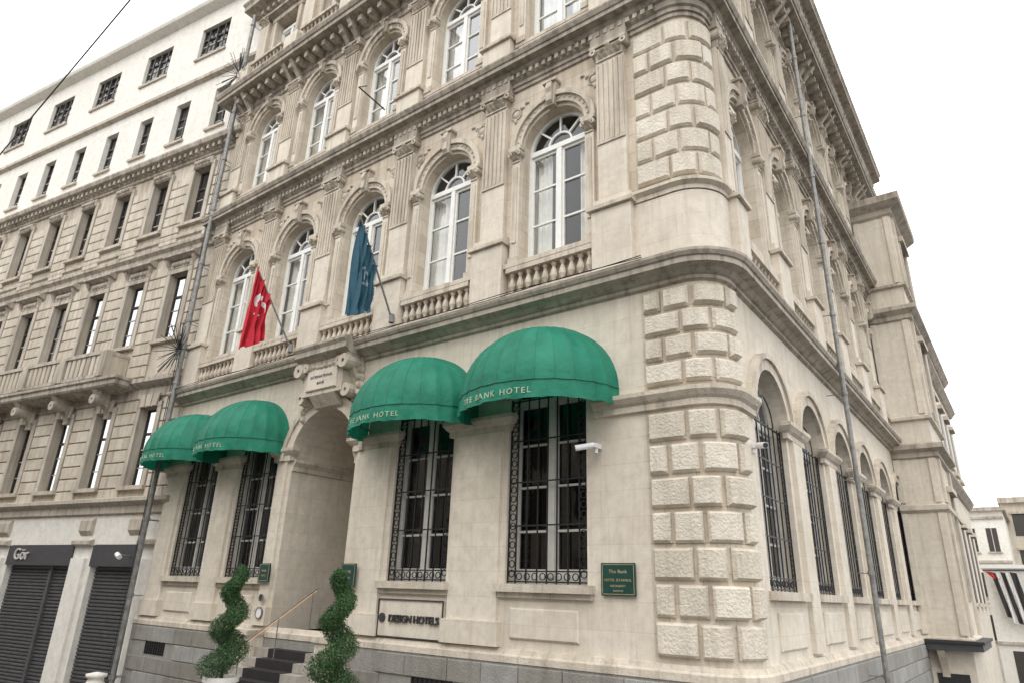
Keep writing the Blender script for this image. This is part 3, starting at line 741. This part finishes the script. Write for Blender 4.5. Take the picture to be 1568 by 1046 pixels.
M=MB(); tube(M,[(-8.7,-.1,13.2),(-8.9,-.9,13.5)],.02,'iron'); tube(M,[(-8.9,-.9,13.5),(-8.5,-.95,13.3)],.015,'iron'); M.build('wall_bracket_rod')
# ------------------------------------------------------------------ topiary
def topiary(name,x,y,zb,zt):
    e=empty(name); random.seed(int(abs(x)*10))
    M=MB(); lathe(M,x,y,[(.20,zb-.75),(.21,zb-.73),(.27,zb-.1),(.31,zb-.1),(.31,zb-.02),(.27,zb-.02),(.26,zb-.08)],'whitepot',24)
    lathe(M,x,y,[(.26,zb-.09),(.0,zb-.08)],'soil',16)
    tube(M,[(x,y,zb-.1),(x+.01,y,zb+.6),(x-.01,y,zt-.15)],.028,'wood',8,.014); M.build('pot_and_stem',e)
    L=MB(); H=zt-zb; turns=2.7; n=24000
    for i in range(n):
        t=random.random()**1.1
        hr=.105*(1-t)+.065; tr=.19*(1-t)+.13
        a=turns*2*pi*t+x
        cx,cy,cz=x+hr*math.cos(a),y+hr*math.sin(a),zb+.1+(H-.18)*t
        v=Vector((random.gauss(0,1),random.gauss(0,1),random.gauss(0,1))).normalized()
        rr=tr*(random.uniform(.70,1.0)+.06*math.sin(v.x*9+cz*20)+.05*math.sin(v.y*11+cz*13))
        if random.random()<.04: rr*=1.18
        p=Vector((cx,cy,cz))+Vector((v.x*rr,v.y*rr,v.z*rr*.68))
        s=random.uniform(.009,.018); nrm=(v+Vector((random.gauss(0,.6),random.gauss(0,.6),random.gauss(0,.6)+.3))).normalized()
        t1=nrm.orthogonal().normalized(); t1.rotate(Matrix.Rotation(random.random()*6.28,3,nrm)); t2=nrm.cross(t1)
        L.add([p-t1*s,p-t2*s*.6+nrm*.004,p+t1*s*1.1,p+t2*s*.6+nrm*.004],[(0,1,2,3)],'leaf')
    L.build('spiral_foliage',e)
topiary('spiral_topiary',-8.75,-2.2,-.62,1.27)
topiary('spiral_topiary.001',-5.75,-2.2,-.7,1.22)
M=MB(); lathe(M,-12.6,-2.6,[(.35,-1.9),(.33,-1.25),(.28,-1.15),(.16,-1.05),(.14,-.98),(.2,-.95),(.2,-.9),(0,-.86)],'plaster',16); M.build('stone_bollard',None,True)

# ------------------------------------------------------------------ neighbour
nb=empty('apartment_building'); a12=math.radians(9)
FN=Fr((-17,0),(math.cos(a12),math.sin(a12)),(math.sin(a12),-math.cos(a12)))
W=MB();O=MB();K=MB();D=MB()
cols=[-1.25-2.28*i for i in range(12)]; UL=-28.3
rows=[(3.0,7.0,3.6,6.05,.42,'nb'),(7.0,11.9,8.35,10.75,.46,'nb'),(11.9,15.5,12.75,15.0,.44,'nb'),(15.5,19.5,16.85,18.75,.42,'plaster')]
for z0,z1,zs,zt,hw,k in rows:
    for i,c in enumerate(cols):
        uR=.8 if i==0 else c+1.14; uL=UL if i==len(cols)-1 else c-1.14
        wall_bay(W,FN,uL,uR,z0,z1,c,hw,zs,zt,False,.28,k)
def rect_window(F,c,hw,z0,z1,dep):
    t=.06; d0,d1=-dep-.05,-dep+.02
    box(K,F,c-hw,c-hw+t,d0,d1,z0,z1,'dframe'); box(K,F,c+hw-t,c+hw,d0,d1,z0,z1,'dframe'); box(K,F,c-hw+t,c+hw-t,d0,d1,z0,z0+t,'dframe'); box(K,F,c-hw+t,c+hw-t,d0,d1,z1-t,z1,'dframe')
    zc=z0+(z1-z0)*.68; box(K,F,c-hw+t,c+hw-t,d0,d1+.01,zc-.035,zc+.035,'dframe'); box(K,F,c-.035,c+.035,d0,d1+.012,z0+t,zc-.035,'dframe')
    box(K,F,c-.02,c+.02,d0,d1,zc+.035,z1-t,'dframe')
    for zz in (z0+(zc-z0)*.36,z0+(zc-z0)*.7): box(K,F,c-hw+t,c+hw-t,d0+.01,d1-.01,zz-.015,zz+.015,'offwhite')
    tl_=random.uniform(-.02,.02)
    K.add([F.P(c-hw+.01,-dep-.02-tl_,z0+.01),F.P(c+hw-.01,-dep-.02,z0+.01),F.P(c+hw-.01,-dep-.02+tl_,z1-.01),F.P(c-hw+.01,-dep-.02,z1-.01)],[(0,1,2,3)],'glassn')
    K.add([F.P(c-hw-.2,-dep-.6,z0-.2),F.P(c+hw+.2,-dep-.6,z0-.2),F.P(c+hw+.2,-dep-.6,z1+.2),F.P(c-hw-.2,-dep-.6,z1+.2)],[(0,1,2,3)],'room')
    if random.random()<.35: curtain(K,F,c-hw+.02,c+hw*random.uniform(-.5,.9),z0,z1,-dep-.22,amp=.02)
for ri,(z0,z1,zs,zt,hw,k) in enumerate(rows):
    for c in cols:
        rect_window(FN,c,hw,zs,zt,.22)
        if ri<3:
            tk='nbtrim'
            for sx in (-1,1): box(O,FN,c+sx*(hw+.09)-.09,c+sx*(hw+.09)+.09,0,.09,zs,zt,tk)
            box(O,FN,c-hw-.18,c+hw+.18,0,.1,zt,zt+.16,tk); box(O,FN,c-hw-.22,c+hw+.22,0,.16,zs-.12,zs,tk)
        else: box(O,FN,c-hw-.1,c+hw+.1,0,.1,zs-.1,zs,'nbtrim')
        if ri==1:
            bbox(O,FN,c-hw-.12,c+hw+.12,0,.08,zt+.18,zt+.5,'nbtrim',.03); sprism(O,FN,[(0,zt+.5),(.12,zt+.52),(.28,zt+.6),(.28,zt+.68),(0,zt+.76)],c-hw-.35,c+hw+.35,'nbtrim')
            for sx in (-1,1): console(O,FN,c+sx*(hw+.2),.12,zt+.1,zt+.52,.22,'nbtrim')
            for j in range(5): blob(O,FN,c-hw+.1+j*(2*hw-.2)/4,.07,zt+.34,.09,.09,.1,'nbtrim',8)
        if ri==2:
            bbox(O,FN,c-hw-.05,c+hw+.05,.0,.16,zt+.02,zt+.34,'nbtrim',.04)
            for j in range(5): blob(O,FN,c-hw+.1+j*(2*hw-.2)/4,.15,zt+.18,.09,.09,.1,'nbtrim',8)
        if ri==0:
            for j in (-1,0,1): prism(O,FN,[(c+j*.28-.11,zt+.02),(c+j*.28+.11,zt+.02),(c+j*.34+.14,zt+.42),(c+j*.34-.14,zt+.42)],.1,.15,'nb')
    if ri<3:
        zz=z0+.15; h=.4
        while zz+h<z1-.35:
            for i in range(len(cols)+1):
                rgt=.8 if i==0 else cols[i-1]-hw-.2
                lft=cols[i]+hw+.2 if i<len(cols) else UL
                a,b=lft,rgt
                if b-a>.3:
                    m=(a+b)/2+(.15 if int(zz/h)%2 else -.15)
                    bbox(O,FN,a+.02,m-.01,0,.07,zz+.015,zz+h-.015,'nb',.02); bbox(O,FN,m+.01,b-.02,0,.07,zz+.015,zz+h-.015,'nb',.02)
            zz+=h
pn=[FN.P(UL,0,0)[:2],FN.P(.8,0,0)[:2]]
mould(O,pn,[(0,2.75),(.1,2.8),(.1,3.0),(.3,3.12),(.3,3.22),(0,3.3)],'nbtrim')
mould(O,pn,[(0,6.35),(.06,6.4),(.06,6.7),(.22,6.8),(.3,6.86),(.3,7.0),(0,7.08)],'nbtrim')
mould(O,pn,[(0,11.5),(.1,11.55),(.1,11.7),(.22,11.8),(.22,11.9),(0,11.96)],'nbtrim')
mould(O,pn,[(0,12.2),(.08,12.24),(.08,12.34),(0,12.4)],'nbtrim')
mould(O,pn,[(0,15.42),(.08,15.45),(.08,15.54),(.14,15.57),(.14,15.7),(.4,15.8),(.45,15.92),(.45,15.98),(0,16.07)],'nbtrim')
dentils(O,FN,UL,.7,.13,.3,15.58,15.74,'nbtrim',.12,.3)
mould(O,pn,[(0,19.4),(.18,19.45),(.18,19.6),(0,19.66)],'nbtrim')
mould(O,[FN.P(UL,0,0)[:2],FN.P(-3.0,0,0)[:2],FN.P(-3.0,-.5,0)[:2]],[(0,6.62),(.75,6.72),(.8,6.78),(.8,6.9),(.86,6.95),(.86,7.04),(0,7.085)],'nbtrim')
u=-3.35
while u>UL:
    console(O,FN,u,.26,5.85,6.7,.75,'nbtrim'); ring(O,FN,u,6.38,.04,.16,.1,.72,'nbtrim',12,0,2*pi); u-=2.28
u=-3.15
while u>UL:
    bbox(O,FN,u-.16,u+.16,.6,.84,7.09,7.98,'nbtrim',.02)
    if u-2.28>UL:
        box(O,FN,u-2.1,u-.17,.64,.82,7.88,8.0,'nbtrim'); box(O,FN,u-2.1,u-.17,.66,.8,7.09,7.2,'nbtrim')
        for j in range(7):
            uu=u-.32-j*.27
            bbox(O,FN,uu-.09,uu+.09,.68,.78,7.2,7.88,'nb',.02)
    u-=2.28
box(O,FN,-3.14,-3.0,.02,.8,7.88,8.0,'nbtrim'); box(O,FN,-3.12,-3.02,.02,.62,7.09,7.88,'nb')
cols2=[-2.6-3.55*i for i in range(8)]
for i,c in enumerate(cols2):
    uR=.8 if i==0 else c+1.775; uL=UL if i==len(cols2)-1 else c-1.775
    wall_bay(W,FN,uL,uR,19.5,23.4,c,.85,20.85,22.45,False,.2,'plaster'); rect_window(FN,c,.85,20.85,22.45,.15)
    box(O,FN,c-.9,c+.9,0,.08,20.75,20.85,'nbtrim')
    for j in (-.45,.0,.45): box(O,FN,c+j-.02,c+j+.02,-.12,-.08,20.9,22.4,'dframe')
mould(O,pn,[(0,23.3),(.35,23.4),(.4,23.5),(.4,23.6),(0,23.65)],'plaster')
rf=[FN.P(UL,0,23.5),FN.P(.8,0,23.5),FN.P(.8,-12,23.5),FN.P(UL,-12,23.5)]; W.add(rf,[(0,1,2,3)],'roofing')
W.add([FN.P(UL,0,-6),FN.P(UL,-12,-6),FN.P(UL,-12,23.5),FN.P(UL,0,23.5)],[(0,1,2,3)],'plaster')
def q(a,b,z0,z1,d=0,k='nb'): box(W,FN,a,b,d-.3,d,z0,z1,k)
q(UL,.8,1.9,3.0,0,'plaster')
bays=[(-2.45,-.3),(-7.0,-3.45),(-11.2,-8.0),(-15.5,-12.2),(-20,-16.4)]
prev=.8
for a,b in bays:
    q(b,prev,-5,1.9,0,'plaster')
    if prev-b>.5: box(O,FN,b+.08,min(prev,b+.85)-.08,0,.1,-3.8,1.5,'plaster')
    sprism(O,FN,[(0,1.85),(.16,1.9),(.16,2.0),(0,2.06)],b+.0,min(prev,b+.9),'nbtrim')
    prev=a
    box(D,FN,a,b,-.12,.06,1.28,1.88,'fascia')
    z=1.26
    while z>-4.4:
        sprism(D,FN,[(-.22,z),(-.17,z-.03),(-.17,z-.07),(-.22,z-.1)],a,b,'shutter'); z-=.1
    D.add([FN.P(a,-.215,-5),FN.P(b,-.215,-5),FN.P(b,-.215,1.3),FN.P(a,-.215,1.3)],[(0,1,2,3)],'shutter')
    if b-a>3: box(D,FN,(a+b)/2-.07+.6,(a+b)/2+.07+.6,-.2,-.1,-5,1.28,'shutter')
q(UL,prev,-5,1.9,0,'plaster')
v,f=text_mesh('Gör',.5,.02); D.add([FN.P(-6.15+x,.09+z,1.45+y) for x,y,z in v],f,'offwhite')
for c in (-.6,-3.0,-7.6): sprism(O,FN,[(0,2.15),(.12,2.3),(.12,2.6),(0,2.72)],c-.3,c+.3,'nbtrim')
for o,n in ((W,'walls'),(O,'ornament'),(K,'windows'),(D,'shopfronts')): o.build(n,nb)
M=MB(); tube(M,[FN.P(-.55,.05,1.55),FN.P(-.55,.4,1.6)],.02,'pipe'); tube(M,[FN.P(-.62,.45,1.6),FN.P(-.4,.5,1.52)],.07,'camwhite',10); M.build('security_camera.002')
M=MB(); P0=Vector((-42,-5,11.6)); P1=Vector((-2,-5,19.1)); pts=[]
for i in range(30):
    t=i/29; p=P0.lerp(P1,t); p.z-=.5*(1-(2*t-1)**2); pts.append(p)
tube(M,pts,.022,'black',5); M.build('overhead_cable')
# thin service cables clipped along the cornice and down the corner
M=MB()
for k_ in range(2):
    pts=[(x,-.43-.03*k_,6.34+.02*math.sin(x*1.7+k_*2)) for x in [XL+i*.5 for i in range(32)]]; tube(M,pts,.01,'black',4)
for k_ in range(3):
    pts=[(-16.9+.09*k_+.03*math.sin(z*.8+k_),-.36,z) for z in [-2+i*.8 for i in range(26)]]; tube(M,pts,.012,'black',4)
M.build('facade_cables')

# ------------------------------------------------------------------ background at end of side street
bg=empty('white_corner_building'); M=MB(); FG=Fr((0,46),(1,0),(0,-1))
box(M,FG,-6,2.2,-8,0,-12,7.0,'plaster'); box(M,FG,-6.2,2.4,-8.2,.25,7.0,7.25,'nbtrim')
for z in (-1.0,1.6,4.4):
    for u in (.2,1.4):
        box(M,FG,u-.3,u+.3,0,.02,z,z+1.5,'dframe'); box(M,FG,u-.4,u+.4,.0,.1,z-.1,z,'nbtrim'); box(M,FG,u-.02,u+.02,.02,.05,z,z+1.5,'offwhite')
    box(M,FG,-6,2.2,0,.12,z+2.1,z+2.25,'nbtrim')
M.build('walls_and_windows',bg)
bg2=empty('stone_townhouse'); M=MB(); FG2=Fr((0,54),(1,0),(0,-1))
box(M,FG2,2.0,14,-8,0,-12,8.4,'nb'); box(M,FG2,1.9,14.1,-8,.3,8.4,8.8,'nbtrim')
for z in (-3,.2,3.4,6.0):
    for u in (3,4.6,6.2,7.8): box(M,FG2,u-.4,u+.4,0,.02,z,z+1.6,'dframe'); box(M,FG2,u-.5,u+.5,.0,.15,z+1.6,z+1.75,'nbtrim')
M.build('walls_and_windows',bg2)
bg3=empty('low_white_shop'); M=MB(); FG3=Fr((0,38),(1,0),(0,-1))
box(M,FG3,.9,9,-5,0,-12,3.0,'plaster'); box(M,FG3,.8,9.1,-5,.2,3.0,3.2,'white')
box(M,FG3,1.5,2.2,0,.02,-3.5,-1.2,'dframe'); box(M,FG3,.9,9,0,.1,-.9,-.75,'nbtrim'); M.build('walls',bg3)
for i,(k,u,zt,ln,wd) in enumerate((('redcloth',.98,2.85,.4,.3),('black',1.25,2.8,2.3,.22),('flagwhite',1.5,2.8,2.6,.16),('black',1.7,2.8,2.6,.2),('flagwhite',1.93,2.8,2.6,.16),('black',2.12,2.8,2.8,.3))):
    M=MB(); vs=[];fs=[]
    for a in range(9):
        for b in range(9): vs.append(FG3.P(u+wd*a/8+b*.045,.5+.05*math.sin(a*.9+b),zt-b*ln/8-(.06*a/8)))
    for a in range(8):
        for b in range(8): fs.append((a*9+b,a*9+b+1,a*9+b+10,a*9+b+9))
    M.add(vs,fs,k); M.build('hanging_banner' if i==0 else 'hanging_banner.%03d'%i,None,True)
M=MB(); tube(M,[FG3.P(.9,.5,2.88),FG3.P(6,.5,2.88)],.03,'iron'); M.build('banner_rail')
op=empty('opposite_building'); M=MB(); FO=Fr((0,-19),(-1,0),(0,1))
box(M,FO,-6,95,-8,0,-9,11.5,'nb'); box(M,FO,-6.2,95.2,-8,.4,11.5,12,'nbtrim')
for z in (.2,4.2,7.4):
    for i in range(38): box(M,FO,-4.6+i*2.6,-3.4+i*2.6,0,.03,z,z+2.1,'dframe'); box(M,FO,-4.8+i*2.6,-3.2+i*2.6,0,.15,z+2.1,z+2.3,'nbtrim')
M.build('walls_and_windows',op)
# ------------------------------------------------------------------ ground
def hz(x,y): return -.78+.062*max(-42,min(0,x-3))-.075*max(0,min(80,y))
def sheet(name,xs,ys,dz,k):
    M=MB(); vs=[(x,y,hz(x,y)+dz) for y in ys for x in xs]; w=len(xs)
    M.add(vs,[(j*w+i,j*w+i+1,(j+1)*w+i+1,(j+1)*w+i) for j in range(len(ys)-1) for i in range(w-1)],k); return M.build(name)
rng=lambda a,b,n:[a+(b-a)*i/n for i in range(n+1)]
sheet('road',[-400,-150]+rng(-60,40,50)+[150,400],[-400,-100]+rng(-30,90,60)+[150,400],0,'asphalt')
def pave(name,x0,x1,y0,y1,nx,ny):
    M=MB(); xs=rng(x0,x1,nx); ys=rng(y0,y1,ny); w=nx+1
    M.add([(x,y,hz(x,y)+.13) for y in ys for x in xs],[(j*w+i,j*w+i+1,(j+1)*w+i+1,(j+1)*w+i) for j in range(ny) for i in range(nx)],'paving')
    per=[(x,y0) for x in xs]+[(x1,y) for y in ys[1:]]+[(x,y1) for x in reversed(xs[:-1])]+[(x0,y) for y in reversed(ys[1:-1])]
    n=len(per); M.add([(x,y,hz(x,y)+.13) for x,y in per]+[(x,y,hz(x,y)-.05) for x,y in per],[(i,(i+1)%n,n+(i+1)%n,n+i) for i in range(n)],'plinth')
    return M.build(name)
pave('pavement',-50,1.6,-3.4,-.05,40,2); pave('pavement.001',.05,1.6,0,45,2,30); pave('pavement.002',-50,30,-19,-16.5,50,2)
M=MB()
for i in range(12):
    x=-40+i*4.5; M.add([(x,-9.9,hz(x,-9)+.004),(x+2.2,-9.9,hz(x+2.2,-9)+.004),(x+2.2,-9.78,hz(x+2.2,-9)+.004),(x,-9.78,hz(x,-9)+.004)],[(0,1,2,3)],'offwhite')
M.build('road_markings')

# ------------------------------------------------------------------ camera, light, sky
yaw,pitch,roll=[math.radians(a) for a in (37.20,20.56,1.85)]
f=Vector((-math.sin(yaw)*math.cos(pitch),math.cos(yaw)*math.cos(pitch),math.sin(pitch)))
r=Vector((math.cos(yaw),math.sin(yaw),0)); u=r.cross(f)
r,u=r*math.cos(roll)+u*math.sin(roll),u*math.cos(roll)-r*math.sin(roll)
cam=bpy.data.cameras.new('camera'); co=bpy.data.objects.new('camera',cam); scene.collection.objects.link(co)
mt=Matrix((r,u,-f)).transposed().to_4x4(); mt.translation=Vector((3.307,-9.808,.918)); co.matrix_world=mt
cam.lens=36*1023.1/1568; cam.sensor_width=36; cam.clip_end=2000; cam.clip_start=.05; scene.camera=co
SE,SR=math.radians(52),math.radians(165)
sd=Vector((math.sin(SR)*math.cos(SE),math.cos(SR)*math.cos(SE),math.sin(SE)))
sl=bpy.data.lights.new('sun','SUN'); sl.energy=1.0; sl.angle=math.radians(40); sl.color=(1,.96,.90)
so=bpy.data.objects.new('sun',sl); scene.collection.objects.link(so); so.rotation_euler=sd.to_track_quat('Z','Y').to_euler()
w=bpy.data.worlds.new('World'); scene.world=w; w.use_nodes=True; nt=w.node_tree; nt.nodes.clear()
out=nt.nodes.new('ShaderNodeOutputWorld'); bg=nt.nodes.new('ShaderNodeBackground'); bg.inputs['Strength'].default_value=.15
sk=nt.nodes.new('ShaderNodeTexSky'); sk.sky_type='NISHITA'; sk.sun_disc=False; sk.sun_elevation=SE; sk.sun_rotation=SR
tc=nt.nodes.new('ShaderNodeTexCoord'); nz=nt.nodes.new('ShaderNodeTexNoise'); nz.inputs['Scale'].default_value=2.2; nz.inputs['Detail'].default_value=5
nt.links.new(tc.outputs['Generated'],nz.inputs['Vector'])
cr=ramp(nt,nz.outputs['Fac'],[(.3,(.88,.88,.88)),(.7,(1,.995,.985))])
sc=nt.nodes.new('ShaderNodeVectorMath'); sc.operation='SCALE'; sc.inputs['Scale'].default_value=15.5
nt.links.new(cr.outputs[0],sc.inputs[0])
mx=nt.nodes.new('ShaderNodeMix'); mx.data_type='RGBA'; mx.inputs[0].default_value=.94
nt.links.new(sk.outputs[0],mx.inputs[6]); nt.links.new(sc.outputs[0],mx.inputs[7])
nt.links.new(mx.outputs[2],bg.inputs[0]); nt.links.new(bg.outputs[0],out.inputs[0])
scene.view_settings.view_transform='Standard'; scene.view_settings.look='None'; scene.view_settings.exposure=0
